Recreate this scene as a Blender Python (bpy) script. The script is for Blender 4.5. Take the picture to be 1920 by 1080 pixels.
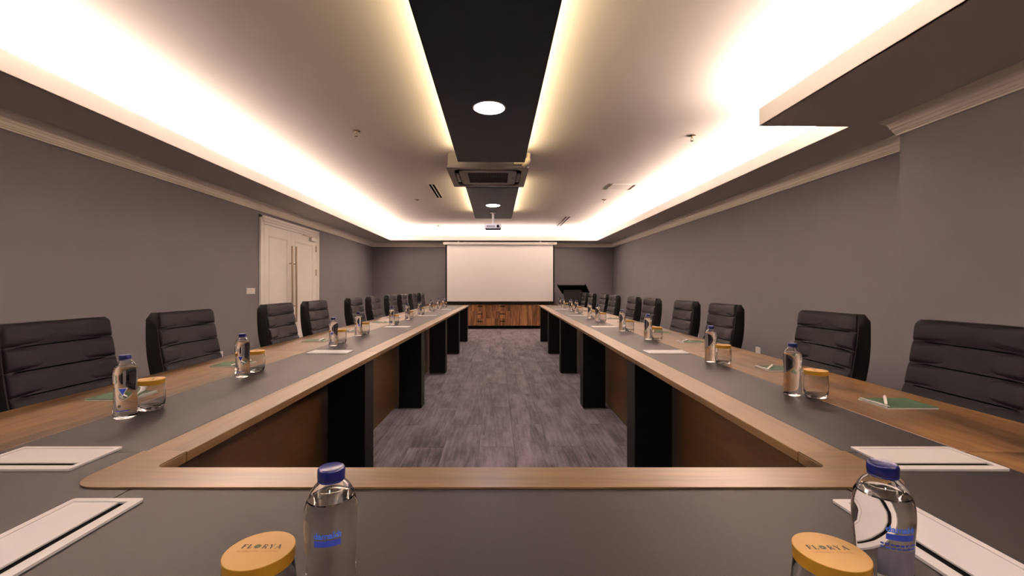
import bpy, bmesh, math, random
from mathutils import Vector, Matrix

# ------------------------------------------------------------------ camera, world, lights
C = bpy.context.scene.collection
SC = bpy.context.scene
for o in list(bpy.data.objects):
    bpy.data.objects.remove(o)
PI = math.pi
TH = 0.0225                      # the table stands slightly askew in the room
EYE = 1.15

cam = bpy.data.cameras.new('camera')
cam.sensor_width = 36.0
cam.lens = 15.0
cam.shift_x = 12 / 1920
cam.shift_y = -3 / 1920
cam.clip_start = 0.02
camo = bpy.data.objects.new('camera', cam)
camo.location = (0, 0, EYE)
camo.rotation_euler = (PI / 2, 0, -TH)
C.objects.link(camo)
SC.camera = camo

SC.view_settings.view_transform = 'Standard'
SC.view_settings.look = 'None'
SC.view_settings.gamma = 1.0
SC.view_settings.use_curve_mapping = False
SC.view_settings.exposure = 1.0
SC.cycles.max_bounces = 14
SC.cycles.diffuse_bounces = 6
SC.cycles.glossy_bounces = 5
SC.cycles.transmission_bounces = 12
SC.cycles.sample_clamp_indirect = 6.0
SC.cycles.use_denoising = True

w = bpy.data.worlds.new('world')
SC.world = w
w.use_nodes = True
w.node_tree.nodes['Background'].inputs[0].default_value = (0.02, 0.018, 0.016, 1)
w.node_tree.nodes['Background'].inputs[1].default_value = 0.2

WARM = (1.0, 0.74, 0.60)
WARM2 = (1.0, 0.70, 0.38)
COOL = (1.0, 0.93, 0.98)
COVE_W = 118.0                    # watts per metre of cove strip
SPREAD = math.radians(168)
TILT = 30.0                      # strips shine almost straight up
PANEL_W = 1.25                    # watts per metre of strip above the dark panel
SPOT_W = 32.0

# room (metres): x to the right, y into the picture
XL, XR, XP, YB, YF, YP = -3.44, 3.29, 2.93, 11.95, -2.6, 3.03
ZC, ZS, ZLIP = 2.69, 2.37, 2.50
CXL, CXR, CXN, CYB, CYN = -2.80, 2.70, 2.00, 11.35, 3.20   # inner edges of the soffit
CYF = -2.0


def strip_light(name, p, length, along, face, watts, col, size=0.03, spread=PI):
    """an LED strip: a long thin area lamp at p, along the unit vector 'along', shining towards 'face'"""
    l = bpy.data.lights.new(name, 'AREA')
    l.shape = 'RECTANGLE'
    l.size = length
    l.size_y = size
    l.energy = watts * length
    l.spread = spread
    l.color = col
    o = bpy.data.objects.new(name, l)
    z = -Vector(face).normalized()
    x = Vector(along).normalized()
    y = z.cross(x)
    m = Matrix((x, y, z)).transposed().to_4x4()
    o.matrix_world = Matrix.Translation(p) @ m
    C.objects.link(o)
    return o


def run_lights(name, a, b, face, watts, col, seg=2.4, size=0.03, spread=PI):
    a, b = Vector(a), Vector(b)
    L = (b - a).length
    n = max(1, round(L / seg))
    for i in range(n):
        p = a.lerp(b, (i + 0.5) / n)
        strip_light(name, p, L / n, b - a, face, watts, col, size, spread)


BK = 0.34                         # strips lie this far behind the lip
run_lights('cove_strip_light', (CXL - BK, CYF, 2.475), (CXL - BK, CYB, 2.475), (1, 0, TILT), COVE_W, WARM, spread=SPREAD)
run_lights('cove_strip_light', (CXL, CYB + BK, 2.475), (CXR, CYB + BK, 2.475), (0, -1, TILT), COVE_W * 0.9, WARM, spread=SPREAD)
run_lights('cove_strip_light', (CXR + BK, CYN, 2.475), (CXR + BK, CYB, 2.475), (-1, 0, TILT), COVE_W, WARM, spread=SPREAD)
run_lights('cove_strip_light', (CXN + BK, CYF, 2.475), (CXN + BK, CYN - .05, 2.475), (-1, 0, TILT), COVE_W, WARM, spread=SPREAD)

# ------------------------------------------------------------------ helpers
def T(x, y, z=0.0):
    """table axes -> room axes"""
    c, s = math.cos(TH), math.sin(TH)
    return Vector((x * c + y * s, -x * s + y * c, z))


def obj(name, bm, mat, parent=None, loc=None, smooth=False, autosmooth=None):
    if isinstance(bm, bmesh.types.BMesh):
        me = bpy.data.meshes.new(name)
        bmesh.ops.recalc_face_normals(bm, faces=bm.faces[:]) if not bm.get('keep') else None
        bm.to_mesh(me)
        bm.free()
    else:
        me = bm
    if smooth or autosmooth:
        for p in me.polygons:
            p.use_smooth = True
        if autosmooth:
            try:
                me.set_sharp_from_angle(angle=math.radians(autosmooth))
            except Exception:
                pass
    mats = mat if isinstance(mat, (list, tuple)) else [mat]
    if not me.materials:
        for m in mats:
            me.materials.append(m)
    o = bpy.data.objects.new(name, me)
    C.objects.link(o)
    if parent:
        o.parent = parent
    if loc is not None:
        o.location = loc
    return o


class BM:
    """thin wrapper so that a mesh can collect several shapes"""
    def __init__(self):
        self.b = bmesh.new()

    def box(self, x0, x1, y0, y1, z0, z1, bev=0.0, seg=2, rot=None):
        r = bmesh.ops.create_cube(self.b, size=1)
        vs = r['verts']
        for v in vs:
            v.co = Vector(((x0 + x1) / 2 + v.co.x * (x1 - x0), (y0 + y1) / 2 + v.co.y * (y1 - y0), (z0 + z1) / 2 + v.co.z * (z1 - z0)))
        if bev > 0:
            es = list({e for v in vs for e in v.link_edges})
            rr = bmesh.ops.bevel(self.b, geom=es, offset=bev, segments=seg, affect='EDGES', profile=0.5)
            vs = list({v for f in rr['faces'] for v in f.verts} | {v for v in vs if v.is_valid})
        if rot is not None:
            for v in vs:
                if v.is_valid:
                    v.co = rot @ v.co
        return self

    def prism(self, pts, z0, z1):
        n = len(pts)
        a = [self.b.verts.new((p[0], p[1], z0)) for p in pts]
        c = [self.b.verts.new((p[0], p[1], z1)) for p in pts]
        self.b.faces.new(a[::-1])
        self.b.faces.new(c)
        for i in range(n):
            j = (i + 1) % n
            self.b.faces.new((a[i], a[j], c[j], c[i]))
        return self

    def ring(self, outer, inner, z0, z1):
        """prism with a hole; both outlines have the same number of points"""
        n = len(outer)
        vo0 = [self.b.verts.new((p[0], p[1], z0)) for p in outer]
        vi0 = [self.b.verts.new((p[0], p[1], z0)) for p in inner]
        vo1 = [self.b.verts.new((p[0], p[1], z1)) for p in outer]
        vi1 = [self.b.verts.new((p[0], p[1], z1)) for p in inner]
        for i in range(n):
            j = (i + 1) % n
            self.b.faces.new((vo0[i], vo0[j], vo1[j], vo1[i]))
            self.b.faces.new((vi0[j], vi0[i], vi1[i], vi1[j]))
            self.b.faces.new((vo1[i], vo1[j], vi1[j], vi1[i]))
            self.b.faces.new((vo0[j], vo0[i], vi0[i], vi0[j]))
        return self

    def lathe(self, prof, seg=32, cx=0, cy=0, closed=False):
        rings = []
        for r, z in prof:
            if r < 1e-6:
                rings.append([self.b.verts.new((cx, cy, z))])
            else:
                rings.append([self.b.verts.new((cx + r * math.cos(2 * PI * i / seg), cy + r * math.sin(2 * PI * i / seg), z)) for i in range(seg)])
        for a, c in zip(rings[:-1], rings[1:]):
            for i in range(seg):
                j = (i + 1) % seg
                if len(a) == 1 and len(c) == 1:
                    continue
                if len(a) == 1:
                    self.b.faces.new((a[0], c[j], c[i]))
                elif len(c) == 1:
                    self.b.faces.new((a[i], a[j], c[0]))
                else:
                    self.b.faces.new((a[i], a[j], c[j], c[i]))
        return self

    def tube(self, pts, r, seg=10, caps=True):
        pts = [Vector(p) for p in pts]
        prev = None
        rings = []
        for i, p in enumerate(pts):
            d = (pts[min(i + 1, len(pts) - 1)] - pts[max(i - 1, 0)]).normalized()
            up = Vector((0, 0, 1)) if abs(d.z) < 0.95 else Vector((1, 0, 0))
            if prev is None:
                u = d.cross(up).normalized()
            else:
                u = (prev - d * prev.dot(d)).normalized()
            prev = u
            v = d.cross(u)
            rr = r[i] if isinstance(r, (list, tuple)) else r
            rings.append([self.b.verts.new(p + (u * math.cos(2 * PI * k / seg) + v * math.sin(2 * PI * k / seg)) * rr) for k in range(seg)])
        for a, c in zip(rings[:-1], rings[1:]):
            for k in range(seg):
                self.b.faces.new((a[k], a[(k + 1) % seg], c[(k + 1) % seg], c[k]))
        if caps:
            self.b.faces.new(rings[0][::-1])
            self.b.faces.new(rings[-1])
        return self

    def quad(self, *pts):
        self.b.faces.new([self.b.verts.new(p) for p in pts])
        return self

    def grid(self, rows, closed_u=False):
        vs = [[self.b.verts.new(p) for p in r] for r in rows]
        for a, c in zip(vs[:-1], vs[1:]):
            n = len(a)
            for i in range(n if closed_u else n - 1):
                j = (i + 1) % n
                self.b.faces.new((a[i], a[j], c[j], c[i]))
        return vs

    def mesh(self, name, recalc=True):
        me = bpy.data.meshes.new(name)
        if recalc:
            bmesh.ops.recalc_face_normals(self.b, faces=self.b.faces[:])
        self.b.to_mesh(me)
        self.b.free()
        return me

    def build(self, name, mat, parent=None, loc=None, smooth=False, auto=None, recalc=True):
        return obj(name, self.mesh(name, recalc), mat, parent, loc, smooth, auto)


def tag(o, label=None, cat=None, group=None, kind=None):
    if label:
        o['label'] = label
    if cat:
        o['category'] = cat
    if group:
        o['group'] = group
    if kind:
        o['kind'] = kind
    return o


def thing(name, label, cat, loc=(0, 0, 0), rz=0.0, group=None):
    o = bpy.data.objects.new(name, None)
    C.objects.link(o)
    o.empty_display_size = 0.1
    o.location = loc
    o.rotation_euler = (0, 0, rz)
    return tag(o, label, cat, group)


def dup(root, loc, rz, label, group=None):
    def cp(o, parent):
        c = o.copy()
        C.objects.link(c)
        if parent is not None:
            c.parent = parent
        for ch in o.children:
            cp(ch, c)
        return c
    r = cp(root, None)
    r.location = loc
    r.rotation_euler = (root.rotation_euler.x, root.rotation_euler.y, rz)
    r['label'] = label
    if group:
        r['group'] = group
    return r


def rrect(x0, x1, y0, y1, r, n=5):
    pts = []
    for cx, cy, a0 in ((x1 - r, y1 - r, 0), (x0 + r, y1 - r, PI / 2), (x0 + r, y0 + r, PI), (x1 - r, y0 + r, 1.5 * PI)):
        for i in range(n + 1):
            a = a0 + PI / 2 * i / n
            pts.append((cx + r * math.cos(a), cy + r * math.sin(a)))
    return pts


# ------------------------------------------------------------------ materials
def srgb(r, g, b):
    f = lambda c: (c / 255 / 12.92) if c / 255 <= 0.04045 else ((c / 255 + 0.055) / 1.055) ** 2.4
    return (f(r), f(g), f(b), 1)


def mat(name, col, rough=0.5, metal=0.0, spec=0.5, noise=0.0, nscale=30.0, bump=0.0, bscale=200.0, coat=0.0, sheen=0.0):
    m = bpy.data.materials.new(name)
    m.use_nodes = True
    nt = m.node_tree
    p = nt.nodes['Principled BSDF']
    p.inputs['Base Color'].default_value = (*col[:3], 1)
    p.inputs['Roughness'].default_value = rough
    p.inputs['Metallic'].default_value = metal
    p.inputs['Specular IOR Level'].default_value = spec
    p.inputs['Coat Weight'].default_value = coat
    p.inputs['Sheen Weight'].default_value = sheen
    tc = nt.nodes.new('ShaderNodeTexCoord')
    if noise > 0:
        n = nt.nodes.new('ShaderNodeTexNoise')
        n.inputs['Scale'].default_value = nscale
        n.inputs['Detail'].default_value = 5
        nt.links.new(tc.outputs['Object'], n.inputs['Vector'])
        r = nt.nodes.new('ShaderNodeValToRGB')
        r.color_ramp.elements[0].position = 0.3
        r.color_ramp.elements[1].position = 0.7
        r.color_ramp.elements[0].color = tuple(c * (1 - noise) for c in col[:3]) + (1,)
        r.color_ramp.elements[1].color = tuple(min(1, c * (1 + noise)) for c in col[:3]) + (1,)
        nt.links.new(n.outputs['Fac'], r.inputs['Fac'])
        nt.links.new(r.outputs['Color'], p.inputs['Base Color'])
    if bump > 0:
        n = nt.nodes.new('ShaderNodeTexNoise')
        n.inputs['Scale'].default_value = bscale
        n.inputs['Detail'].default_value = 3
        nt.links.new(tc.outputs['Object'], n.inputs['Vector'])
        b = nt.nodes.new('ShaderNodeBump')
        b.inputs['Strength'].default_value = bump
        b.inputs['Distance'].default_value = 0.002
        nt.links.new(n.outputs['Fac'], b.inputs['Height'])
        nt.links.new(b.outputs['Normal'], p.inputs['Normal'])
    return m


def emit(name, col, s):
    m = bpy.data.materials.new(name)
    m.use_nodes = True
    p = m.node_tree.nodes['Principled BSDF']
    p.inputs['Base Color'].default_value = (*col, 1)
    p.inputs['Emission Color'].default_value = (*col, 1)
    p.inputs['Emission Strength'].default_value = s
    return m


def glass(name, col, ior, rough=0.0):
    m = bpy.data.materials.new(name)
    m.use_nodes = True
    p = m.node_tree.nodes['Principled BSDF']
    p.inputs['Base Color'].default_value = (*col, 1)
    p.inputs['Roughness'].default_value = rough
    p.inputs['IOR'].default_value = ior
    p.inputs['Transmission Weight'].default_value = 1.0
    return m


def dim(cols, k):
    return tuple((c[0] * k, c[1] * k, c[2] * k, 1) for c in cols)


def wood(name, cols, axis, rough=0.38, stretch=0.09, scale=9.0, contrast=1.0):
    """long-grained wood; the grain runs along the local axis 0=x 1=y 2=z"""
    m = bpy.data.materials.new(name)
    m.use_nodes = True
    nt = m.node_tree
    p = nt.nodes['Principled BSDF']
    p.inputs['Roughness'].default_value = rough
    p.inputs['Specular IOR Level'].default_value = 0.3
    tc = nt.nodes.new('ShaderNodeTexCoord')
    oi = nt.nodes.new('ShaderNodeObjectInfo')
    mu = nt.nodes.new('ShaderNodeMath')
    mu.operation = 'MULTIPLY'
    mu.inputs[1].default_value = 37.0
    nt.links.new(oi.outputs['Random'], mu.inputs[0])
    cb = nt.nodes.new('ShaderNodeCombineXYZ')
    for i in range(3):
        nt.links.new(mu.outputs[0], cb.inputs[i])
    ad = nt.nodes.new('ShaderNodeVectorMath')
    ad.operation = 'ADD'
    nt.links.new(tc.outputs['Object'], ad.inputs[0])
    nt.links.new(cb.outputs[0], ad.inputs[1])
    mp = nt.nodes.new('ShaderNodeMapping')
    sc = [1.0, 1.0, 1.0]
    sc[axis] = stretch
    mp.inputs['Scale'].default_value = sc
    nt.links.new(ad.outputs[0], mp.inputs['Vector'])
    n1 = nt.nodes.new('ShaderNodeTexNoise')
    n1.inputs['Scale'].default_value = scale
    n1.inputs['Detail'].default_value = 6
    n1.inputs['Distortion'].default_value = 0.9
    nt.links.new(mp.outputs[0], n1.inputs['Vector'])
    n2 = nt.nodes.new('ShaderNodeTexNoise')
    n2.inputs['Scale'].default_value = scale * 9
    n2.inputs['Detail'].default_value = 4
    nt.links.new(mp.outputs[0], n2.inputs['Vector'])
    mx = nt.nodes.new('ShaderNodeMix')
    mx.data_type = 'FLOAT'
    mx.inputs['Factor'].default_value = 0.33
    nt.links.new(n1.outputs['Fac'], mx.inputs[2])
    nt.links.new(n2.outputs['Fac'], mx.inputs[3])
    r = nt.nodes.new('ShaderNodeValToRGB')
    e = r.color_ramp.elements
    e[0].position, e[1].position = 0.5 - 0.18 / contrast, 0.5 + 0.18 / contrast
    e[0].color, e[1].color = cols[0], cols[2]
    k = e.new(0.5)
    k.color = cols[1]
    nt.links.new(mx.outputs[0], r.inputs['Fac'])
    nt.links.new(r.outputs['Color'], p.inputs['Base Color'])
    b = nt.nodes.new('ShaderNodeBump')
    b.inputs['Strength'].default_value = 0.06
    b.inputs['Distance'].default_value = 0.001
    nt.links.new(n2.outputs['Fac'], b.inputs['Height'])
    nt.links.new(b.outputs['Normal'], p.inputs['Normal'])
    return m


def carpet(name):
    m = bpy.data.materials.new(name)
    m.use_nodes = True
    nt = m.node_tree
    p = nt.nodes['Principled BSDF']
    p.inputs['Roughness'].default_value = 0.95
    p.inputs['Specular IOR Level'].default_value = 0.1
    p.inputs['Sheen Weight'].default_value = 0.15
    tc = nt.nodes.new('ShaderNodeTexCoord')
    oi = nt.nodes.new('ShaderNodeObjectInfo')
    mu = nt.nodes.new('ShaderNodeMath')
    mu.operation = 'MULTIPLY'
    mu.inputs[1].default_value = 53.0
    nt.links.new(oi.outputs['Random'], mu.inputs[0])
    cb = nt.nodes.new('ShaderNodeCombineXYZ')
    for i in range(3):
        nt.links.new(mu.outputs[0], cb.inputs[i])
    ad = nt.nodes.new('ShaderNodeVectorMath')
    ad.operation = 'ADD'
    nt.links.new(tc.outputs['Object'], ad.inputs[0])
    nt.links.new(cb.outputs[0], ad.inputs[1])

    def nz(scale, vec, detail=5, rough=0.6):
        mp = nt.nodes.new('ShaderNodeMapping')
        mp.inputs['Scale'].default_value = vec
        nt.links.new(ad.outputs[0], mp.inputs['Vector'])
        n = nt.nodes.new('ShaderNodeTexNoise')
        n.inputs['Scale'].default_value = scale
        n.inputs['Detail'].default_value = detail
        n.inputs['Roughness'].default_value = rough
        nt.links.new(mp.outputs[0], n.inputs['Vector'])
        return n
    big = nz(6.0, (1, 0.35, 1))
    st = nz(44.0, (1, 0.07, 1))
    fine = nz(260.0, (1, 0.5, 1), 2)
    m1 = nt.nodes.new('ShaderNodeMix')
    m1.inputs['Factor'].default_value = 0.42
    nt.links.new(big.outputs['Fac'], m1.inputs[2])
    nt.links.new(st.outputs['Fac'], m1.inputs[3])
    m2 = nt.nodes.new('ShaderNodeMix')
    m2.inputs['Factor'].default_value = 0.25
    nt.links.new(m1.outputs[0], m2.inputs[2])
    nt.links.new(fine.outputs['Fac'], m2.inputs[3])
    # each tile a touch lighter or darker
    a2 = nt.nodes.new('ShaderNodeMath')
    a2.operation = 'MULTIPLY_ADD'
    a2.inputs[1].default_value = 0.04
    nt.links.new(oi.outputs['Random'], a2.inputs[0])
    nt.links.new(m2.outputs[0], a2.inputs[2])
    r = nt.nodes.new('ShaderNodeValToRGB')
    e = r.color_ramp.elements
    e[0].position, e[1].position = 0.43, 0.615
    e[0].color, e[1].color = CARPET[0], CARPET[1]
    nt.links.new(a2.outputs[0], r.inputs['Fac'])
    nt.links.new(r.outputs['Color'], p.inputs['Base Color'])
    b = nt.nodes.new('ShaderNodeBump')
    b.inputs['Strength'].default_value = 0.5
    b.inputs['Distance'].default_value = 0.003
    nt.links.new(fine.outputs['Fac'], b.inputs['Height'])
    nt.links.new(b.outputs['Normal'], p.inputs['Normal'])
    return m


CARPET = ((0.020, 0.0160, 0.0205, 1), (0.150, 0.126, 0.150, 1))
M_WALL = mat('grey_wall_paint', (0.168, 0.160, 0.176), 0.75, spec=0.25, noise=0.03, nscale=3, bump=0.05, bscale=400)
M_SOFF = mat('grey_soffit_paint', (0.68, 0.65, 0.62), 0.8, spec=0.2, noise=0.02, nscale=3)
M_CEIL = mat('white_ceiling_paint', (0.80, 0.78, 0.76), 0.85, spec=0.2, noise=0.015, nscale=2)
M_LIP = mat('cream_lip_paint', (0.62, 0.60, 0.585), 0.7, spec=0.2)
M_CROWN = mat('cream_moulding_paint', (0.88, 0.84, 0.75), 0.55, spec=0.3)
M_DOOR = mat('cream_door_paint', (0.90, 0.87, 0.83), 0.4, spec=0.4, noise=0.02, nscale=4)
M_PANEL = mat('dark_ceiling_panel', (0.030, 0.048, 0.072), 0.45, spec=0.12, noise=0.06, nscale=4)
M_LED = emit('led_strip_diffuser', (1.0, 0.78, 0.5), 6.0)
M_SPOT = emit('downlight_diffuser', COOL, 30.0)
M_BLACK = mat('black_laminate', (0.002, 0.002, 0.002), 0.55, spec=0.08)
M_BLACK2 = mat('black_lectern_laminate', (0.007, 0.0065, 0.007), 0.5, spec=.1)
M_INLAY = mat('dark_leather_inlay', (0.0125, 0.0105, 0.0108), 0.47, spec=0.11, noise=0.08, nscale=6, bump=0.08, bscale=500)
M_SEAM = mat('dark_seam', (0.01, 0.009, 0.008), 0.8, spec=.1)
WD = dim((srgb(84, 58, 35), srgb(142, 104, 64), srgb(182, 138, 84)), .375)
WT = dim((srgb(132, 100, 64), srgb(166, 130, 85), srgb(192, 154, 102)), .345)
M_WOODY = wood('walnut_long_grain', WD, 1, 0.36, 0.12, 8.0, 1.5)
M_TRIMY = wood('oak_trim_long_grain', WT, 1, 0.36, 0.06, 14.0)
M_TRIMX = wood('oak_trim_cross_grain', WT, 0, 0.28, 0.06, 14.0)
M_TRIMX.node_tree.nodes['Principled BSDF'].inputs['Specular IOR Level'].default_value = 0.42
WP = dim((srgb(84, 56, 28), srgb(122, 84, 44), srgb(150, 108, 62)), .24)
M_WPANEL = wood('walnut_modesty_panel', WP, 1, 0.45, 0.12, 5.0)
M_CRED = wood('walnut_credenza', dim((srgb(88, 56, 34), srgb(140, 94, 58), srgb(190, 140, 92)), .6), 2, 0.4, 0.06, 11.0, 1.5)
M_CREDTOP = mat('credenza_top', (0.09, 0.07, 0.055), 0.45)
M_LEATHER = mat('dark_grey_leather', (0.0048, 0.0036, 0.0056), 0.5, spec=0.06, noise=0.06, nscale=12, bump=0.12, bscale=350)
M_LEATHB = mat('black_leather', (0.004, 0.004, 0.004), 0.55, spec=0.12, bump=0.1, bscale=350)
M_CHROME = mat('chrome', (0.75, 0.74, 0.73), 0.18, metal=1.0)
M_STEEL = mat('brushed_bronze_steel', (0.42, 0.33, 0.24), 0.35, metal=1.0)
M_PLASTIC = mat('white_plastic', (0.78, 0.76, 0.74), 0.4)
M_PLATE = mat('white_lacquered_metal', (0.50, 0.49, 0.49), 0.4, spec=0.3)
M_GROOVE = mat('grey_groove', (0.32, 0.28, 0.26), 0.6)
M_SLOT = mat('black_slot', (0.0015, 0.0015, 0.0015), 0.9, spec=0.02)
M_SCREEN = mat('projection_cloth', (0.88, 0.87, 0.87), 0.9, spec=0.1)
M_SCRB = mat('screen_black_border', (0.003, 0.003, 0.003), 0.9, spec=.05)
M_AC = mat('grey_white_appliance', (0.26, 0.245, 0.235), 0.45)
M_ACB = mat('dark_grille', (0.006, 0.006, 0.007), 0.7, spec=.1)
M_ACBAR = mat('grey_grille_bars', (0.15, 0.145, 0.15), 0.5)
M_TAPE = mat('cream_insulation_tape', (0.72, 0.66, 0.48), 0.55)
M_PROJ = mat('grey_white_projector', (0.62, 0.59, 0.66), 0.35)
M_CAP = mat('dark_blue_cap', (0.003, 0.006, 0.075), 0.3, spec=0.35, coat=0.0)
M_BOTTLE = glass('clear_water_and_plastic', (1, 1, 1), 1.34)
M_GLASS = glass('clear_glass', (1, 1, 1), 1.46)
M_LID = mat('yellow_cardboard', (0.46, 0.28, 0.105), 0.6, spec=0.3, noise=0.03, nscale=25)
M_LIDSIDE = mat('ochre_cardboard_side', (0.27, 0.145, 0.010), 0.5, spec=0.3, noise=0.08, nscale=40)
M_INK = mat('dark_print', (0.05, 0.032, 0.016), 0.6)
M_INKG = mat('dark_green_print', (0.045, 0.05, 0.02), 0.6)
M_INKR = mat('rust_print', (0.30, 0.12, 0.045), 0.6)
M_BLUE = mat('blue_print', (0.035, 0.12, 0.62), 0.45)
M_BLUE2 = mat('deep_blue_print', (0.02, 0.05, 0.40), 0.45)
M_LABELG = mat('grey_blue_label', (0.10, 0.10, 0.14), 0.5)
M_LABELW = mat('pale_label', (0.62, 0.58, 0.48), 0.5)
M_GREEN = mat('sage_green_cover', (0.024, 0.056, 0.026), 0.6, spec=0.12, noise=0.06, nscale=20)
M_PAPER = mat('white_paper', (0.78, 0.76, 0.72), 0.7)
M_WIRE = mat('white_wire', (0.72, 0.70, 0.68), 0.4)
M_SPRINK = mat('brass_chrome', (0.55, 0.47, 0.36), 0.25, metal=1.0)
M_CARPET = carpet('purple_grey_carpet_tile')

# ------------------------------------------------------------------ floor
fl = BM().box(XL - .1, XR + .1, YF - .1, YB + .1, -0.10, -0.006).build('floor', M_SEAM)
fl['kind'] = 'structure'
random.seed(5)
TW, TL = 0.25, 1.0
tile_me = None
X0, Y0 = -0.12 - 6 * TW, 0.06
rest = BM()
ncol0 = int((X0 - XL) // TW) + 1
for ix in range(-ncol0, 30):
    xa = X0 + ix * TW
    if xa > XR:
        break
    for iy in range(-4, 13):
        ya = Y0 + iy * TL + (0.5 if ix % 2 else 0.0)
        if ya > YB or ya + TL < YF:
            continue
        near = 0 <= ix < 13 and 0 <= iy < 12 and ya + TL < YB
        if near:
            if tile_me is None:
                tile_me = BM().box(-TW / 2 + .0008, TW / 2 - .0008, -TL / 2 + .0008, TL / 2 - .0008, -.0055, 0, .0012, 1).mesh('carpet_tile')
                tile_me.materials.append(M_CARPET)
            o = bpy.data.objects.new('carpet_tile', tile_me)
            C.objects.link(o)
            o.parent = fl
            o.location = (xa + TW / 2, ya + TL / 2, random.uniform(-.0006, 0))
            if random.random() < 0.5:
                o.rotation_euler = (0, 0, PI)
        else:
            x1, x2 = max(xa, XL), min(xa + TW, XR)
            y1, y2 = max(ya, YF), min(ya + TL, YB)
            if x2 - x1 > .02 and y2 - y1 > .02:
                rest.box(x1 + .0008, x2 - .0008, y1 + .0008, y2 - .0008, -.0055, -.0003)
r_ = rest.build('carpet_tile_field', M_CARPET, fl)
r_['kind'] = 'stuff'

# ------------------------------------------------------------------ walls and ceiling
def struct(name, bm, m, parent=None):
    o = bm.build(name, m, parent)
    if parent is None:
        o['kind'] = 'structure'
    return o


struct('wall_left', BM().box(XL - .15, XL, YF, YB, -.006, ZC + .1), M_WALL)
struct('wall_right', BM().box(XR, XR + .15, YP, YB, -.006, ZC + .1), M_WALL)
struct('wall_right_near', BM().box(XP, XR + .15, YF, YP, -.006, ZC + .1), M_WALL)
struct('wall_back', BM().box(XL - .15, XR + .15, YB, YB + .15, -.006, ZC + .1), M_WALL)
struct('wall_front', BM().box(XL - .15, XR + .15, YF - .15, YF, -.006, ZC + .1), M_WALL)
ce = struct('ceiling', BM().box(XL - .15, XR + .15, YF - .15, YB + .15, ZC, ZC + .1), M_CEIL)
# soffit ring: boards with a grey underside, a white top ledge and a cream lip
def soffit(x0, x1, y0, y1):
    BM().box(x0, x1, y0, y1, ZS, ZS + .012).build('soffit_board', M_SOFF, ce)
    BM().box(x0, x1, y0, y1, ZS + .012, ZS + .022).build('soffit_ledge', M_CEIL, ce)
soffit(XL, CXL, YF, YB)
soffit(CXR, XR, CYN, YB)
soffit(CXN, XP, YF, YP)
soffit(CXN, XR, YP, CYN)
soffit(CXL, CXR, CYB, YB)
soffit(CXL, CXN, YF, CYF)
LT = .018
def lip(x0, x1, y0, y1):
    BM().box(x0, x1, y0, y1, ZS, ZLIP, .002, 1).build('cove_lip', M_LIP, ce)
lip(CXL - LT, CXL + .001, CYF, CYB)
lip(CXR - .001, CXR + LT, CYN, CYB)
lip(CXN - .001, CXN + LT, CYF, CYN)
lip(CXN, CXR + LT, CYN - LT, CYN + .001)
lip(CXL - LT, CXR + LT, CYB - .001, CYB + LT)
lip(CXL - LT, CXN + LT, CYF - LT, CYF + .001)
# the LED strips themselves, on a low shelf behind the lip
def ledstrip(p0, p1, nx, ny):
    x0, x1 = sorted((p0[0], p1[0]))
    y0, y1 = sorted((p0[1], p1[1]))
    b = BM().box(x0 - abs(nx) * .006 - .004, x1 + .004 + abs(nx) * .006, y0 - .004 - abs(ny) * .006, y1 + .004 + abs(ny) * .006, ZS + .022, 2.452)
    b.build('led_strip', M_CEIL, ce)
ledstrip((CXL - BK, CYF), (CXL - BK, CYB), 1, 0)
ledstrip((CXL, CYB + BK), (CXR, CYB + BK), 0, 1)
ledstrip((CXR + BK, CYN), (CXR + BK, CYB), 1, 0)
ledstrip((CXN + BK, CYF), (CXN + BK, CYN - .05), 1, 0)

# crown moulding with mitred corners
PROF = [(0, 2.248), (.012, 2.248), (.014, 2.258), (.022, 2.262), (.024, 2.270), (.030, 2.276), (.034, 2.296), (.040, 2.300), (.044, 2.318), (.054, 2.336),
        (.068, 2.348), (.074, 2.350), (.080, 2.356), (.082, ZS), (0, ZS)]
path = [(XL, YF), (XL, YB), (XR, YB), (XR, YP), (XP, YP), (XP, YF)]
def miter(i):
    p = Vector(path[i])
    n = []
    if i > 0:
        d = (p - Vector(path[i - 1])).normalized()
        n.append(Vector((d.y, -d.x)))
    if i < len(path) - 1:
        d = (Vector(path[i + 1]) - p).normalized()
        n.append(Vector((d.y, -d.x)))
    if len(n) == 1:
        return n[0]
    s = n[0] + n[1]
    return s / (s.dot(n[0]))
for i in range(len(path) - 1):
    b = BM()
    rows = []
    for k in (i, i + 1):
        m_, p = miter(k), Vector(path[k])
        rows.append([(p.x + m_.x * d, p.y + m_.y * d, z) for d, z in PROF])
    vs = b.grid(rows, True)
    b.b.faces.new(vs[0][::-1])
    b.b.faces.new(vs[1])
    struct('trim_%d' % (i + 1), b, M_CROWN)

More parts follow.
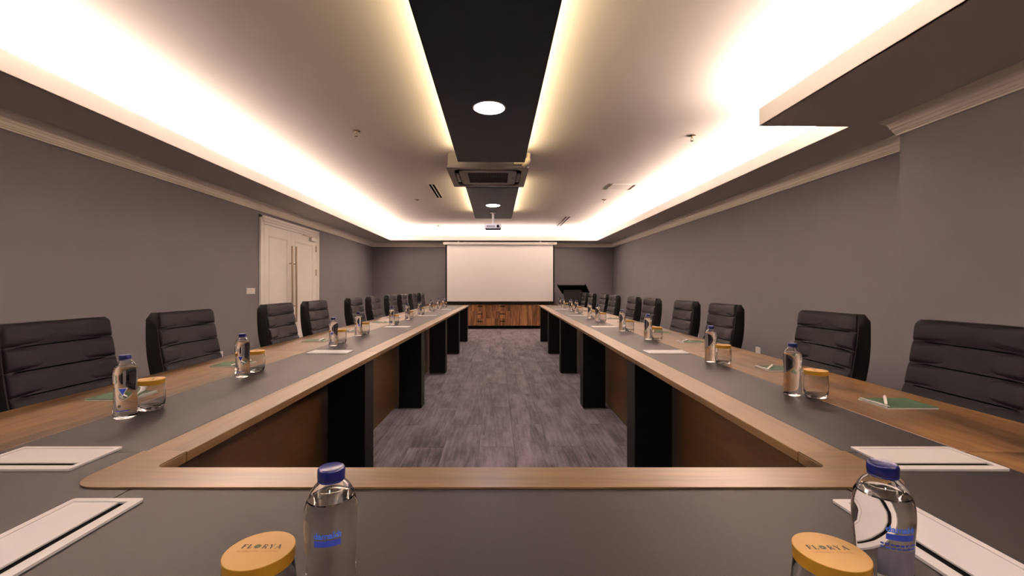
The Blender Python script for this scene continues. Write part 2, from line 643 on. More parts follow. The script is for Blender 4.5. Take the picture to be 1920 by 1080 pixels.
# ------------------------------------------------------------------ double door in the left wall
d = BM()
DY0, DY1, DM, DZ = 6.265, 8.32, 7.225, 2.20
FW = .125
frame = [(DY0, 0.002), (DY0, DZ), (DY1, DZ), (DY1, 0.002)]
door = BM()
for (dd, w0, w1) in ((.030, 0, .045), (.022, .045, .085), (.014, .085, FW)):   # stepped architrave
    door.box(XL, XL + dd, DY0 + w0, DY0 + w1, 0, DZ - w0, .004, 2)
    door.box(XL, XL + dd, DY1 - w1, DY1 - w0, 0, DZ - w0, .004, 2)
    door.box(XL, XL + dd, DY0 + w0, DY1 - w0, DZ - w1, DZ - w0, .004, 2)
do = door.build('door_1', M_DOOR, auto=40)
tag(do, kind='structure')
def leaf(y0, y1, handle_y, hinge_side):
    b = BM()
    X = XL
    st = .125
    t0, t1 = X + .002, X + .012
    z0, z1 = .01, DZ - FW - .004
    rails = (z0 + .16, .68, .84, z1 - .15)
    b.box(t0, t1, y0, y0 + st, z0, z1, .002, 1)
    b.box(t0, t1, y1 - st, y1, z0, z1, .002, 1)
    b.box(t0, t1, y0 + st, y1 - st, z0, rails[0], .002, 1)
    b.box(t0, t1, y0 + st, y1 - st, rails[1], rails[2], .002, 1)
    b.box(t0, t1, y0 + st, y1 - st, rails[3], z1, .002, 1)
    lf = b.build('door_leaf', M_DOOR, do, auto=40)
    for za, zb in ((rails[0], rails[1]), (rails[2], rails[3])):
        pb = BM()
        pb.box(X + .001, X + .006, y0 + st - .002, y1 - st + .002, za - .002, zb + .002)
        for (u0, u1, h) in ((0, .014, .017), (.014, .028, .012)):
            ya, yb = y0 + st + u0, y1 - st - u0
            pb.box(X, X + h, ya, ya + (u1 - u0), za + u0, zb - u0, .003, 1)
            pb.box(X, X + h, yb - (u1 - u0), yb, za + u0, zb - u0, .003, 1)
            pb.box(X, X + h, ya, yb, za + u0, za + u1, .003, 1)
            pb.box(X, X + h, ya, yb, zb - u1, zb - u0, .003, 1)
        pb.build('door_panel', M_DOOR, do, auto=40)
    h = BM().tube([(X + .065, handle_y, .55), (X + .065, handle_y, 1.82)], .015, 12)
    for z in (.82, 1.53):
        h.tube([(X + .010, handle_y, z), (X + .065, handle_y, z)], .009, 10)
    ho = h.build('pull_handle', M_STEEL, do, auto=50)
    ho['label'] = 'long bronze pull bar'
    for z in (.35, 1.41, 1.86) if hinge_side > DM else ():
        BM().tube([(X + .018, hinge_side, z - .06), (X + .018, hinge_side, z + .06)], .011, 10).build('hinge', M_STEEL, do, auto=50)
leaf(DY0 + FW + .003, DM - .002, DM - .07, DY0 + FW)
leaf(DM + .002, DY1 - FW - .003, DM + .07, DY1 - FW)
BM().box(XL + .012, XL + .062, 7.90, 8.13, 1.985, 2.045, .004, 2).build('door_closer', M_PLASTIC, do)
BM().box(XL + .028, XL + .040, 7.62, 8.05, 2.052, 2.064, .002, 1).build('closer_arm', M_STEEL, do)

# switch plate and wall sockets
def plate_on_wall(name, x, y, z, wy, hz, nx, label, cat, parts, group=None):
    t = thing(name, label, cat, (x, y, z), 0, group)
    a, c = (0, .009) if nx > 0 else (-.009, 0)
    BM().box(a, c, -wy / 2, wy / 2, -hz / 2, hz / 2, .003, 2).build('faceplate', M_PLASTIC, t)
    e0, e1 = (.008, .012) if nx > 0 else (-.012, -.008)
    if parts == 'switch':
        for k in (-1, 1):
            BM().box(e0, e1, k * wy / 4 - wy * .2, k * wy / 4 + wy * .2, -hz * .36, hz * .36, .002, 1).build('rocker', M_PLASTIC, t)
    else:
        b = BM().ring([(math.cos(2 * PI * i / 20) * .026, math.sin(2 * PI * i / 20) * .026) for i in range(20)],
                      [(math.cos(2 * PI * i / 20) * .021, math.sin(2 * PI * i / 20) * .021) for i in range(20)], 0, .004)
        b.b.transform(Matrix.Rotation(PI / 2 * nx, 4, 'Y'))
        o = b.build('socket_rim', M_PLASTIC, t)
        o.location = (.008 * nx, 0, 0)
    return t
plate_on_wall('light_switch', XL, 6.055, 1.085, .21, .085, 1, 'white light switch plate on the grey wall left of the door', 'light switch', 'switch')
plate_on_wall('wall_socket', XL, 5.40, .29, .09, .09, 1, 'white wall socket low on the left wall behind a chair', 'wall socket', 'socket', 'wall sockets')
plate_on_wall('wall_socket', XR, 5.28, .345, .09, .09, -1, 'white wall socket low on the right wall nearer to the camera', 'wall socket', 'socket', 'wall sockets')
plate_on_wall('wall_socket', XR, 6.89, .335, .09, .09, -1, 'white wall socket low on the right wall farther from the camera', 'wall socket', 'socket', 'wall sockets')

# ------------------------------------------------------------------ dark ceiling panels with light above their edges
PX0, PX1, PZ = -.424, .320, 2.534
def ceiling_panel(y0, y1, label):
    t = thing('ceiling_panel', label, 'ceiling panel', ((PX0 + PX1) / 2, (y0 + y1) / 2, PZ), 0, 'dark ceiling panels')
    hx, hy = (PX1 - PX0) / 2, (y1 - y0) / 2
    BM().box(-hx, hx, -hy, hy, 0, .028, .002, 1).build('board', M_PANEL, t)
    BM().box(-hx + .09, hx - .09, -hy + .09, hy - .09, .028, ZC - PZ).build('hanger_box', M_CEIL, t)
    for s in (-1, 1):
        xx = s * (hx - .07)
        BM().box(xx - .012, xx + .012, -hy + .04, hy - .04, .028, .040).build('led_strip', M_LED, t)
        X = (PX0 + PX1) / 2 + s * (hx - .055)
        run_lights('panel_strip_light', (X, y0 + .03, PZ + .055), (X, y1 - .03, PZ + .055), (s, 0, .55), PANEL_W, WARM2, 2.2, .02)
    return t
ceiling_panel(-1.6, 4.755, 'near dark ceiling panel with a glowing edge, in front of the air conditioner')
ceiling_panel(5.99, 8.72, 'far dark ceiling panel with a glowing edge, above the projector')

def downlight(y, label, x=-.052):
    t = thing('downlight', label, 'downlight', (x, y, PZ), 0, 'downlights in the dark panels')
    b = BM().lathe([(.112, -.0005), (.122, -.005), (.130, -.0005), (.130, .0), (.112, 0)], 32)
    b.build('rim', M_PLASTIC, t, auto=40)
    BM().lathe([(0, -.0045), (.112, -.0045), (.112, 0), (0, 0)], 32).build('diffuser', M_SPOT, t)
    l = bpy.data.lights.new('downlight_lamp', 'SPOT')
    l.energy = SPOT_W
    l.color = COOL
    l.spot_size = math.radians(140)
    l.spot_blend = 0.8
    l.shadow_soft_size = .09
    o = bpy.data.objects.new('downlight_lamp', l)
    o.location = (x, y, PZ - .02)
    C.objects.link(o)
downlight(3.31, 'larger looking bright round downlight in the near dark ceiling panel')
downlight(7.29, 'bright round downlight above the projector in the far dark panel')
downlight(-0.6, 'bright round downlight behind the viewer in the near dark panel')

# ------------------------------------------------------------------ ceiling cassette air conditioner
ac = thing('ceiling_air_conditioner', 'white ceiling cassette air conditioner hanging between the dark panels', 'air conditioner', (-.096, 5.37, 2.51))
H = .475
BM().box(-H + .012, H - .012, -H + .03, H - .03, .03, ZC - 2.51, .006, 2).build('casing', M_AC, ac)
def sq(h, r): return rrect(-h, h, -h, h, r)
GW, GH = .245, .25
face = BM()
face.ring(sq(H, .02), sq(.40, .10), 0, .03)
face.ring(sq(.345, .09), rrect(-GW, GW, -GH, GH, .012), .002, .03)
face.build('face_panel', M_AC, ac, auto=40)
BM().ring(sq(.40, .10), sq(.345, .09), .022, .03).build('air_slot', M_SLOT, ac)
for k in range(4):
    b = BM()
    rows = []
    for i in range(7):
        u = -.215 + .43 * i / 6
        bow = .012 * (1 - (u / .215) ** 2)
        rows.append([(u, -.394 - bow * .2, .006), (u, -.375 - bow, .000 - bow * .3), (u, -.352, .006), (u, -.375 - bow, .012)])
    vs = b.grid(rows, True)
    b.b.faces.new(vs[0]); b.b.faces.new(vs[-1][::-1])
    b.b.transform(Matrix.Rotation(k * PI / 2, 4, 'Z'))
    b.build('air_vane', M_AC, ac, smooth=True)
for cx_, cy_ in ((-1, -1), (1, -1), (1, 1), (-1, 1)):
    b = BM()
    pts = [(math.cos(a) * .03, math.sin(a) * .03) for a in [PI / 2 * i / 5 for i in range(6)]]
gr = BM().box(-GW, GW, -GH, GH, .026, .030).build('grille_backing', M_ACB, ac)
g = BM()
for i in range(1, 28):
    x = -GW + 2 * GW * i / 28
    g.box(x - .0019, x + .0019, -GH, GH, .012, .026)
for i in range(0, 6):
    y = -GH + 2 * GH * i / 5
    g.box(-GW, GW, y - .004, y + .004, .010, .020)
go = g.build('grille', M_ACBAR, ac)
go['kind'] = 'stuff'
BM().box(.30, .325, -.02, -.012, -.001, .004).build('status_light', M_ACB, ac)
pipe = BM()
pipe.tube([(.472, -H - .005, .165), (.470, -H - .012, .115), (.466, -H - .02, .09)], .021, 10)
pipe.tube([(.470, -H - .02, .10), (.445, -H - .03, .055), (.40, -H - .02, .012)], [.030, .034, .018], 10)
pipe.box(.30, .42, -H - .03, -H + .032, .035, .07, .006, 2)
po = pipe.build('taped_pipe', M_TAPE, ac, auto=50)
po['label'] = 'cream taped refrigerant pipe'

# projector on its pole
pj = thing('projector', 'small white projector hanging from a pole below the far dark panel', 'projector', (-.055, 7.95, 2.213))
BM().box(-.155, .155, -.11, .12, 0, .085, .022, 3).build('body', M_PROJ, pj, auto=50)
BM().box(-.12, .04, -.113, -.105, .022, .062, .004, 1).build('vent_grille', M_AC, pj)
b = BM().lathe([(0, 0), (.022, 0), (.026, .012), (.026, .02), (0, .02)], 20)
b.b.transform(Matrix.Translation((.09, -.105, .044)) @ Matrix.Rotation(PI / 2, 4, 'X'))
b.build('knob_dial', M_ACB, pj)
BM().box(-.145, .145, -.1, .11, -.006, .004, .003, 1).build('underside', M_ACB, pj)
pl = BM().tube([(0, 0, .085), (0, 0, PZ - 2.213)], .022, 14)
pl.tube([(0, 0, PZ - 2.213 - .02), (0, 0, PZ - 2.213)], .06, 16)
pl.tube([(0, 0, .082), (0, 0, .10)], .05, 16)
pl.build('ceiling_pole', M_PLASTIC, pj, auto=50)

# sprinklers, detectors, vents
def sprinkler(x, y, label):
    t = thing('fire_sprinkler', label, 'sprinkler', (x, y, ZC), 0, 'ceiling sprinklers')
    BM().lathe([(.0, -.001), (.036, -.001), (.040, -.006), (.016, -.010), (0, -.010)][::-1], 20).build('escutcheon', M_SPRINK, t, auto=50)
    b = BM().tube([(0, 0, -.008), (0, 0, -.026)], .010, 10)
    for s in (-1, 1):
        b.tube([(s * .009, 0, -.024), (s * .014, 0, -.040), (s * .003, 0, -.054)], .003, 6)
    b.build('frame_arms', M_SPRINK, t, auto=50)
    BM().lathe([(0, -.058), (.017, -.057), (.017, -.054), (0, -.054)], 16).build('deflector', M_SPRINK, t)
sprinkler(-1.38, 4.25, 'chrome sprinkler on the ceiling left of the near dark panel')
sprinkler(2.00, 4.31, 'chrome sprinkler on the ceiling right of the near dark panel')
sprinkler(1.915, 7.52, 'small far sprinkler on the ceiling beyond the square hatch')
def detector(x, y, label):
    t = thing('ceiling_detector', label, 'detector', (x, y, ZC), 0, 'flush ceiling detectors')
    BM().lathe([(0, -.014), (.030, -.013), (.042, -.006), (.044, 0), (0, 0)], 24).build('housing', M_GROOVE, t, auto=50)
    BM().lathe([(0, -.019), (.010, -.018), (.013, -.013), (0, -.013)], 14).build('lens', M_ACB, t, auto=50)
detector(-1.40, 7.59, 'small round detector on the ceiling left of the double slot vent')
detector(-1.46, 10.84, 'tiny round detector on the bright far ceiling at the left')
def slot_vent(x, y0, y1, dx, label, wslot=.030):
    t = thing('slot_vent', label, 'air vent', (x, (y0 + y1) / 2, ZC), 0, 'double slot ceiling vents')
    h = (y1 - y0) / 2
    wd = dx + wslot
    f = BM().box(-wd / 2 - .022, wd / 2 + .022, -h - .022, h + .022, -.006, 0, .002, 1)
    f.build('vent_frame', M_CEIL, t)
    for s in (-1, 1):
        BM().box(s * dx / 2 - wslot / 2, s * dx / 2 + wslot / 2, -h, h, -.0075, -.004).build('slot', M_SLOT, t)
        BM().box(s * dx / 2 - wslot / 2 - .004, s * dx / 2 - wslot / 2, -h, h, -.012, -.004).build('blade', M_CEIL, t)
slot_vent(-.972, 6.44, 7.40, .052, 'double slot vent with black gaps, left of the air conditioner')
slot_vent(1.585, 9.37, 10.87, .075, 'long thin double slot vent in the far ceiling at the right')
hp = thing('access_hatch', 'square white access hatch on the ceiling right of the air conditioner', 'access hatch', (1.945, 6.555, ZC))
BM().ring(rrect(-.195, .195, -.195, .195, .006), rrect(-.168, .168, -.168, .168, .006), -.012, 0).build('hatch_frame', M_CEIL, hp)
BM().box(-.160, .160, -.160, .160, -.005, 0, .001, 1).build('hatch_door', M_CEIL, hp)

# ------------------------------------------------------------------ projection screen
sc = thing('projection_screen', 'wide white projection screen with black border hanging on the back wall', 'projection screen', (.09, 11.43, 0))
SX = 11.43 / 11.8
sx0, sx1, sz0, sz1 = -1.353 * SX - .09, 1.582 * SX - .09, 1.15 - .414 * SX, 1.15 + 1.147 * SX
s_ = BM()
rows = []
for i in range(2):
    rows.append([(sx0 + (sx1 - sx0) * k / 8, .0, (sz0, sz1)[i]) for k in range(9)])
s_.box(sx0, sx1, -.003, .0, sz0, sz1)
s_.build('screen_cloth', M_SCREEN, sc)
bb = BM().box(sx0 - .035, sx0, -.0035, .001, sz0 - .03, sz1)
bb.box(sx1, sx1 + .035, -.0035, .001, sz0 - .03, sz1)
bb.box(sx0 - .035, sx1 + .035, -.0035, .001, sz0 - .045, sz0)
bb.box(sx0 - .035, sx1 + .035, .001, .004, sz0 - .04, sz1)
bb.build('border', M_SCRB, sc)
BM().box(sx0 - .02, sx1 + .02, -.012, .012, sz0 - .058, sz0 - .036, .006, 2).build('weight_bar', M_SCRB, sc)
BM().box(sx0 - .10, sx1 + .10, -.045, .045, sz1 - .002, sz1 + .075, .012, 2).build('roller_case', M_LIP, sc, auto=50)
BM().box(sx1 - .15, sx1 + .02, -.046, -.04, sz1 + .03, sz1 + .045).build('case_badge', M_GROOVE, sc)
for k in (-1.1, 1.1):
    BM().box(k - .02, k + .02, -.02, .02, sz1 + .07, ZS, .002, 1).build('bracket', M_PLASTIC, sc)

# ------------------------------------------------------------------ credenza below the screen
YC = 11.50
cr = thing('credenza', 'long low walnut credenza with drawers and doors below the screen', 'credenza', (0, YC, 0))
KX = YC / 11.3
x0, x1, zt = -1.93, 1.80, .690
BM().box(x0 + .02, x1 - .02, .07, .42, 0, .085).build('plinth', M_BLACK, cr)
BM().box(x0, x1, .012, .43, .085, zt - .022, .002, 1).build('carcass', M_CREDTOP, cr)
BM().box(x0 - .01, x1 + .01, -.012, .43, zt - .020, zt, .003, 1).build('worktop', M_CREDTOP, cr)
def front(name, xa, xb, za, zb):
    return BM().box(xa + .002, xb - .002, -.006, .012, za + .002, zb - .002, .0015, 1).build(name, M_CRED, cr)
def pull(par, xc, zc):
    BM().box(xc - .07, xc + .07, -.022, -.006, zc - .010, zc + .010, .004, 1).build('handle', M_SLOT, par)
zz = (.09, .286, .482, .666)
cols = [(-.69, -.11, -.43), (-.11, .425, .173)]
for xa, xb, xc in cols:
    for k in range(3):
        o = front('drawer', xa, xb, zz[k], zz[k + 1])
        pull(o, xc, (.209, .406, .612)[k])
for xa, xb in ((-1.92, -1.31), (-1.31, -.69), (.425, .98), (.98, 1.39), (1.39, 1.79)):
    front('door', xa, xb, zz[0], zz[3])

# ------------------------------------------------------------------ lectern
le = thing('lectern', 'black lectern with a sloping top standing right of the screen', 'lectern', (1.98, 11.05, 0), -.40)
BM().box(-.23, .23, .0, .30, .0, 1.06, .006, 1).build('body', M_BLACK2, le)
BM().box(-.25, .25, -.03, .33, .0, .035, .004, 1).build('base', M_BLACK, le)
BM().box(-.17, .17, -.008, .0, .12, .98, .002, 1).build('front_panel', M_BLACK2, le)
tb = BM().box(-.37, .37, 0, .60, 0, .028, .004, 1)
tb.box(-.37, -.35, 0, .60, .028, .05)
tb.box(.35, .37, 0, .60, .028, .05)
tb.box(-.37, .37, .58, .60, .028, .05)
tb.b.transform(Matrix.Translation((0, -.12, 1.165)) @ Matrix.Rotation(-math.radians(22), 4, 'X'))
tb.build('reading_desk', M_BLACK, le)

# ------------------------------------------------------------------ conference table
TZ = .75
IN_L, IN_R = -.770, .706
SEAMS = [1.03, 2.63, 4.23, 5.83, 7.43, 9.03]
GAP = .0012
ORD = ['nearest', 'second', 'third', 'fourth', 'fifth', 'sixth', 'seventh', 'eighth', 'ninth', 'farthest']

def make_side(sg, wt, wi, ww, label):
    """one table section, x measured outwards from the inner edge (sg=-1 left, +1 right), y from 0 to 1.6"""
    t = thing('conference_table', label, 'table')
    L = 1.6
    X = lambda a, c: (min(sg * a, sg * c), max(sg * a, sg * c))
    def bx(name, a, c, y0, y1, z0, z1, m, bev=.0):
        xa, xb = X(a, c)
        return BM().box(xa, xb, y0, y1, z0, z1, bev, 2).build(name, m, t)
    wa = wt + wi + ww
    bx('core_board', .004, wa - .004, GAP * 2, L - GAP * 2, TZ - .024, TZ - .010, M_WOODY)
    bx('trim_board', 0, wt, GAP, L - GAP, TZ - .024, TZ, M_TRIMY, .002)
    bx('inlay', wt + .0006, wt + wi - .0006, GAP, L - GAP, TZ - .012, TZ - .0005, M_INLAY, .0006)
    bx('outer_board', wt + wi, wa, GAP, L - GAP, TZ - .024, TZ, M_WOODY, .0015)
    lg = bx('leg', .018, .228, L - .24, L - .085, .012, TZ - .024, M_BLACK, .002)
    xa, xb = X(.03, .215)
    BM().box(xa, xb, L - .23, L - .095, 0, .012).build('foot', M_STEEL, t)
    bx('modesty_panel', .268, .290, .004, L - .004, .02, TZ - .024, M_WPANEL, .001)
    return t

def place(t, x, y, z=0.0, rz=0.0):
    t.location = T(x, y, z)
    t.rotation_euler = (0, 0, -TH + rz)

lt0 = make_side(-1, .105, .351, .378, 'left table section nearest the camera, walnut with dark inlay')
place(lt0, IN_L, SEAMS[0])
rt0 = make_side(1, .114, .290, .403, 'right table section nearest the camera, walnut with dark inlay')
place(rt0, IN_R, SEAMS[0])
tag(lt0, group='left row of table sections'); tag(rt0, group='right row of table sections')
for i in range(1, 5):
    wd = ['', 'second', 'third', 'fourth', 'farthest'][i]
    dup(lt0, T(IN_L, SEAMS[i]), -TH, '%s section from the camera in the left table row, walnut with dark inlay' % wd)
    dup(rt0, T(IN_R, SEAMS[i]), -TH, '%s section from the camera in the right table row, walnut with dark inlay' % wd)

# corner sections and the head table
def poly(name, pts, z0, z1, m, par):
    return BM().prism(pts, z0, z1).build(name, m, par)
SL, SR = -.741, .676           # seams between head table and corners
YI0, YI1, YO = .49, .844, .115
def corner(sg, inner, wi0, wo, seam, label):
    t = thing('conference_table', label, 'table', T(0, 0), -TH, 'corner table sections')
    a, c = sorted((wi0, seam))
    e = inner + sg * .031
    if sg < 0:
        pp = [(a, YI0), (seam - GAP, YI0), (seam - GAP, YI1 + .02), (e, YI1 + .02), (e, SEAMS[0] - GAP), (a, SEAMS[0] - GAP)]
    else:
        pp = [(c, YI0), (c, SEAMS[0] - GAP), (e, SEAMS[0] - GAP), (e, YI1 + .02), (seam + GAP, YI1 + .02), (seam + GAP, YI0)]
    BM().prism(pp, TZ - .024, TZ - .0005).build('inlay', M_INLAY, t)
    a, c = sorted((wo, wi0))
    BM().box(a, c, YO, SEAMS[0] - GAP, TZ - .024, TZ, .0015, 1).build('outer_board', M_WOODY, t)
    a, c = sorted((wi0, seam))
    BM().box(a, c - GAP, YO, YI0 - .0005, TZ - .024, TZ, .0015, 1).build('end_board', M_TRIMX, t)
    for yy in (.20, .40):
        xx = inner + sg * .50
        BM().box(xx - .10, xx + .10, yy - .07, yy + .07, 0, TZ - .024, .002, 1).build('leg', M_BLACK, t)
    return t
corner(-1, IN_L, -1.226, -1.604, SL, 'left corner table section beside the head table, dark inlay')
corner(1, IN_R, 1.110, 1.513, SR, 'right corner table section beside the head table, dark inlay')
hd = thing('head_table', 'head table in the foreground with dark inlay and oak edge', 'table', T(0, 0), -TH)
BM().box(SL + GAP, SR - GAP, YI0, YI1 + .02, TZ - .024, TZ - .0005, .0006, 1).build('inlay', M_INLAY, hd)
BM().box(SL + GAP, SR - GAP, YO, YI0 - .0005, TZ - .024, TZ, .0015, 1).build('outer_board', M_TRIMX, hd)
# oak band with rounded ends, lying over the joints
def arc(cx, cy, r, a0, a1, n=10):
    return [(cx + r * math.cos(a0 + (a1 - a0) * i / n), cy + r * math.sin(a0 + (a1 - a0) * i / n)) for i in range(n + 1)]
OL, OR, YT = -.875, .820, SEAMS[0]
R1, R2 = .055, .018
YB2 = .936
pts = [(OL, YT)] + arc(OL + R1, YI1 + R1, R1, PI, 1.5 * PI) + arc(OR - R1, YI1 + R1, R1, 1.5 * PI, 2 * PI) + [(OR, YT), (IN_R, YT)]
pts += arc(IN_R - R2, YB2 + R2, R2, 0, -PI / 2) + arc(IN_L + R2, YB2 + R2, R2, 1.5 * PI, PI) + [(IN_L, YT)]
poly('trim_board', pts, TZ - .0004, TZ + .003, M_TRIMX, hd)
poly('edge_board', [(IN_L + .002, YB2 - .0005)] + [(IN_R - .002, YB2 - .0005), (IN_R - .002, YI1 + .022), (IN_L + .002, YI1 + .022)], TZ - .024, TZ - .0005, M_TRIMX, hd)
for xa, xb in ((IN_L - .030, IN_L), (IN_R, IN_R + .030)):
    BM().box(xa, xb, YI1 + .022, YT - GAP, TZ - .024, TZ - .0005, .001, 1).build('edge_board', M_TRIMX, hd)
for xx in (-.62, .56):
    BM().box(xx - .10, xx + .10, .55, .70, 0, TZ - .024, .002, 1).build('leg', M_BLACK, hd)
BM().box(SL + .05, SR - .05, .62, .64, .02, TZ - .024).build('modesty_panel', M_WPANEL, hd)

# ------------------------------------------------------------------ flip-up socket plates let into the table
def make_plate(label):
    t = thing('cable_port', label, 'cable port')
    hx, hy, z = .1225, .066, .0
    fr = BM()
    out = rrect(-hx, hx, -hy, hy, .006)
    inn = rrect(-hx + .013, hx - .013, -hy + .020, hy - .012, .002)
    fr.ring(out, inn, 0, .0045)
    fr.build('frame', M_PLATE, t)
    BM().box(-hx + .012, hx - .012, -hy + .019, hy - .011, 0, .0006).build('slot', M_SLOT, t)
    BM().box(-hx + .0137, hx - .0137, -hy + .037, hy - .0127, .0004, .0038, .0006, 1).build('flap', M_PLATE, t)
    return t
PT = 'white flip-up cable port let into the dark inlay'
cp0 = make_plate('white cable port on the left table, nearest the camera on that side')
tag(cp0, group='white cable ports')
wd = ['nearest', 'second', 'third', 'fourth', 'farthest']
PY = [.990, 2.595, 4.21, 5.81, 7.42]
for k in range(5):
    if k == 0:
        place(cp0, -1.068, PY[0], TZ - .0005)
    else:
        dup(cp0, T(-1.066, PY[k], TZ - .0005), -TH, 'white cable port %s along the left table inlay' % ('farthest' if k == 4 else wd[k] + ' from the camera'))
    dup(cp0, T(.973, PY[k], TZ - .0005), -TH, 'white cable port on the right table, nearest the camera on that side' if k == 0 else
        'white cable port %s along the right table inlay' % ('farthest' if k == 4 else wd[k] + ' from the camera'))
dup(cp0, T(-.741, .676, TZ - .0005), -TH + PI / 2, 'white cable port left of the foreground bottle and glass, at the left frame edge')
dup(cp0, T(.672, .672, TZ - .0005), -TH - PI / 2, 'white cable port behind the right foreground bottle on the head table')

# ------------------------------------------------------------------ chairs
def front_x(z):
    """front face of the backrest in side view (chair faces +x)"""
    s = (z - .50) / .52
    return -.085 - .115 * s - .018 * math.sin(PI * s)
def back_x(z):
    s = (z - .50) / .52
    th = .052 + .028 * math.sin(PI * (0.15 + .75 * s)) ** 1.2
    return front_x(z) - th
def half_w(z):
    s = (z - .50) / .52
    return .218 - .018 * s
def make_chair(label):
    t = thing('conference_chair', label, 'chair')
    # shell
    n = 16
    outl = []
    for i in range(n + 1):
        z = .50 + .52 * i / n
        outl.append((front_x(z), back_x(z), z, half_w(z)))
    b = BM()
    rows = []
    for (fx, bx_, z, hw) in outl:
        s = (z - .50) / .52
        if s > .96:
            hw -= .004
        if s > .999:
            hw -= .012; fx -= .008; bx_ += .012
        e = .012
        cc = lambda y: .022 * (y / .22) ** 2       # slight wrap of the back towards the sitter
        rows.append([(fx - .010 + cc(hw), hw - e, z), (fx - .010, hw * .45, z), (fx - .010, -hw * .45, z), (fx - .010 + cc(hw), -hw + e, z),
                     (fx - .018 + cc(hw), -hw, z), (bx_ + .014, -hw, z), (bx_ + .002, -hw + e, z), (bx_ - .004, 0, z), (bx_ + .002, hw - e, z), (bx_ + .014, hw, z), (fx - .018 + cc(hw), hw, z)])
    vs = b.grid(rows, True)
    b.b.faces.new(vs[0][::-1]); b.b.faces.new(vs[-1])
    b.build('backrest', M_LEATHB, t, auto=50)
    # horizontal channel-stitched pads on the front
    zs = [.512, .597, .682, .767, .852, .937, 1.022]
    for k in range(6):
        za, zb = zs[k] + .0015, zs[k + 1] - .0015
        pb = BM()
        rows = []
        for i in range(11):
            s = i / 10
            bul = .0115 * (max(0, 1 - abs(2 * s - 1) ** 4.5)) ** .5
            z = za + (zb - za) * s
            row = []
            for j in range(13):
                y = (-1, -.985, -.95, -.85, -.6, -.3, 0, .3, .6, .85, .95, .985, 1)[j]
                hw = half_w(z) - .003 - .016 * max(0, (z - .998) / .024) ** 2
                side = (max(0, 1 - abs(y) ** 26)) ** .5
                yy = y * hw
                row.append((front_x(z) - .011 + bul * (.15 + .85 * side) + .022 * (yy / .22) ** 2, yy, z))
            rows.append(row)
        vs = pb.grid(rows)
        # close the back
        bk = [pb.b.verts.new((v.co.x - .03 if False else front_x(v.co.z) - .016 + .022 * (v.co.y / .22) ** 2, v.co.y, v.co.z)) for v in [vs[0][0], vs[0][-1], vs[-1][-1], vs[-1][0]]]
        pb.b.faces.new(bk)
        pb.b.faces.new([bk[0]] + [bk[1]] + vs[0][::-1])
        pb.b.faces.new([bk[2]] + [bk[3]] + vs[-1])
        pb.b.faces.new([bk[3]] + [bk[0]] + [r[0] for r in rows and vs])
        pb.b.faces.new([bk[1]] + [bk[2]] + [r[-1] for r in vs][::-1])
        o = pb.build('back_pad', M_LEATHER, t, smooth=True, auto=60)
    sb = BM().box(-.15, .36, -.235, .235, .425, .500, .03, 3)
    sb.build('seat', M_LEATHER, t, smooth=True)
    bk = BM().box(-.175, -.09, -.06, .06, .40, .53, .012, 2).build('back_bracket', M_BLACK, t)
    BM().tube([(.10, 0, .10), (.10, 0, .425)], [.03, .025], 14).build('gas_column', M_CHROME, t, auto=50)
    for k in range(5):
        a = 2 * PI * k / 5 + .3
        c_, s_ = math.cos(a), math.sin(a)
        BM().tube([(.10 + c_ * .02, s_ * .02, .115), (.10 + c_ * .27, s_ * .27, .075)], [.022, .014], 8).build('base_leg', M_CHROME, t, auto=50)
        cb = BM().tube([(.10 + c_ * .27 - s_ * .02, s_ * .27 + c_ * .02, .031), (.10 + c_ * .27 + s_ * .02, s_ * .27 - c_ * .02, .031)], .030, 14)
        cb.tube([(.10 + c_ * .27, s_ * .27, .05), (.10 + c_ * .27, s_ * .27, .08)], .008, 6)
        cb.build('caster', M_BLACK, t, auto=50)
    return t

LCH = [(1.64, 0), (2.29, 0), (3.23, 0), (3.87, 0), (4.87, 0), (5.57, 0), (6.40, 0), (7.14, 0), (7.93, 0), (8.70, 0)]
RCH = [1.49, 2.155, 3.19, 3.87, 4.78, 5.45, 6.43, 7.05, 8.06, 8.72]
c0 = make_chair('dark padded chair at the left frame edge, nearest on the left side')
tag(c0, group='chairs along the left table')
extra_l = ['', 'left of the light switch', 'before the left door leaf', 'before the right door leaf', '', '', '', '', '', '']
random.seed(11)
for i, (y, r) in enumerate(LCH):
    jit = random.uniform(-.02, .02)
    if i == 0:
        place(c0, -1.515, y, 0, 0)
        continue
    lab = 'dark padded chair, %s from the camera on the left side%s' % (ORD[i], (', ' + extra_l[i]) if extra_l[i] else '')
    dup(c0, T(-1.515, y), -TH + jit, lab, 'chairs along the left table')
for i, y in enumerate(RCH):
    jit = random.uniform(-.02, .02)
    lab = 'dark padded chair at the right frame edge, nearest on the right side' if i == 0 else 'dark padded chair, %s from the camera on the right side' % ORD[i]
    dup(c0, T(1.425, y), -TH + PI + jit, lab, 'chairs along the right table')

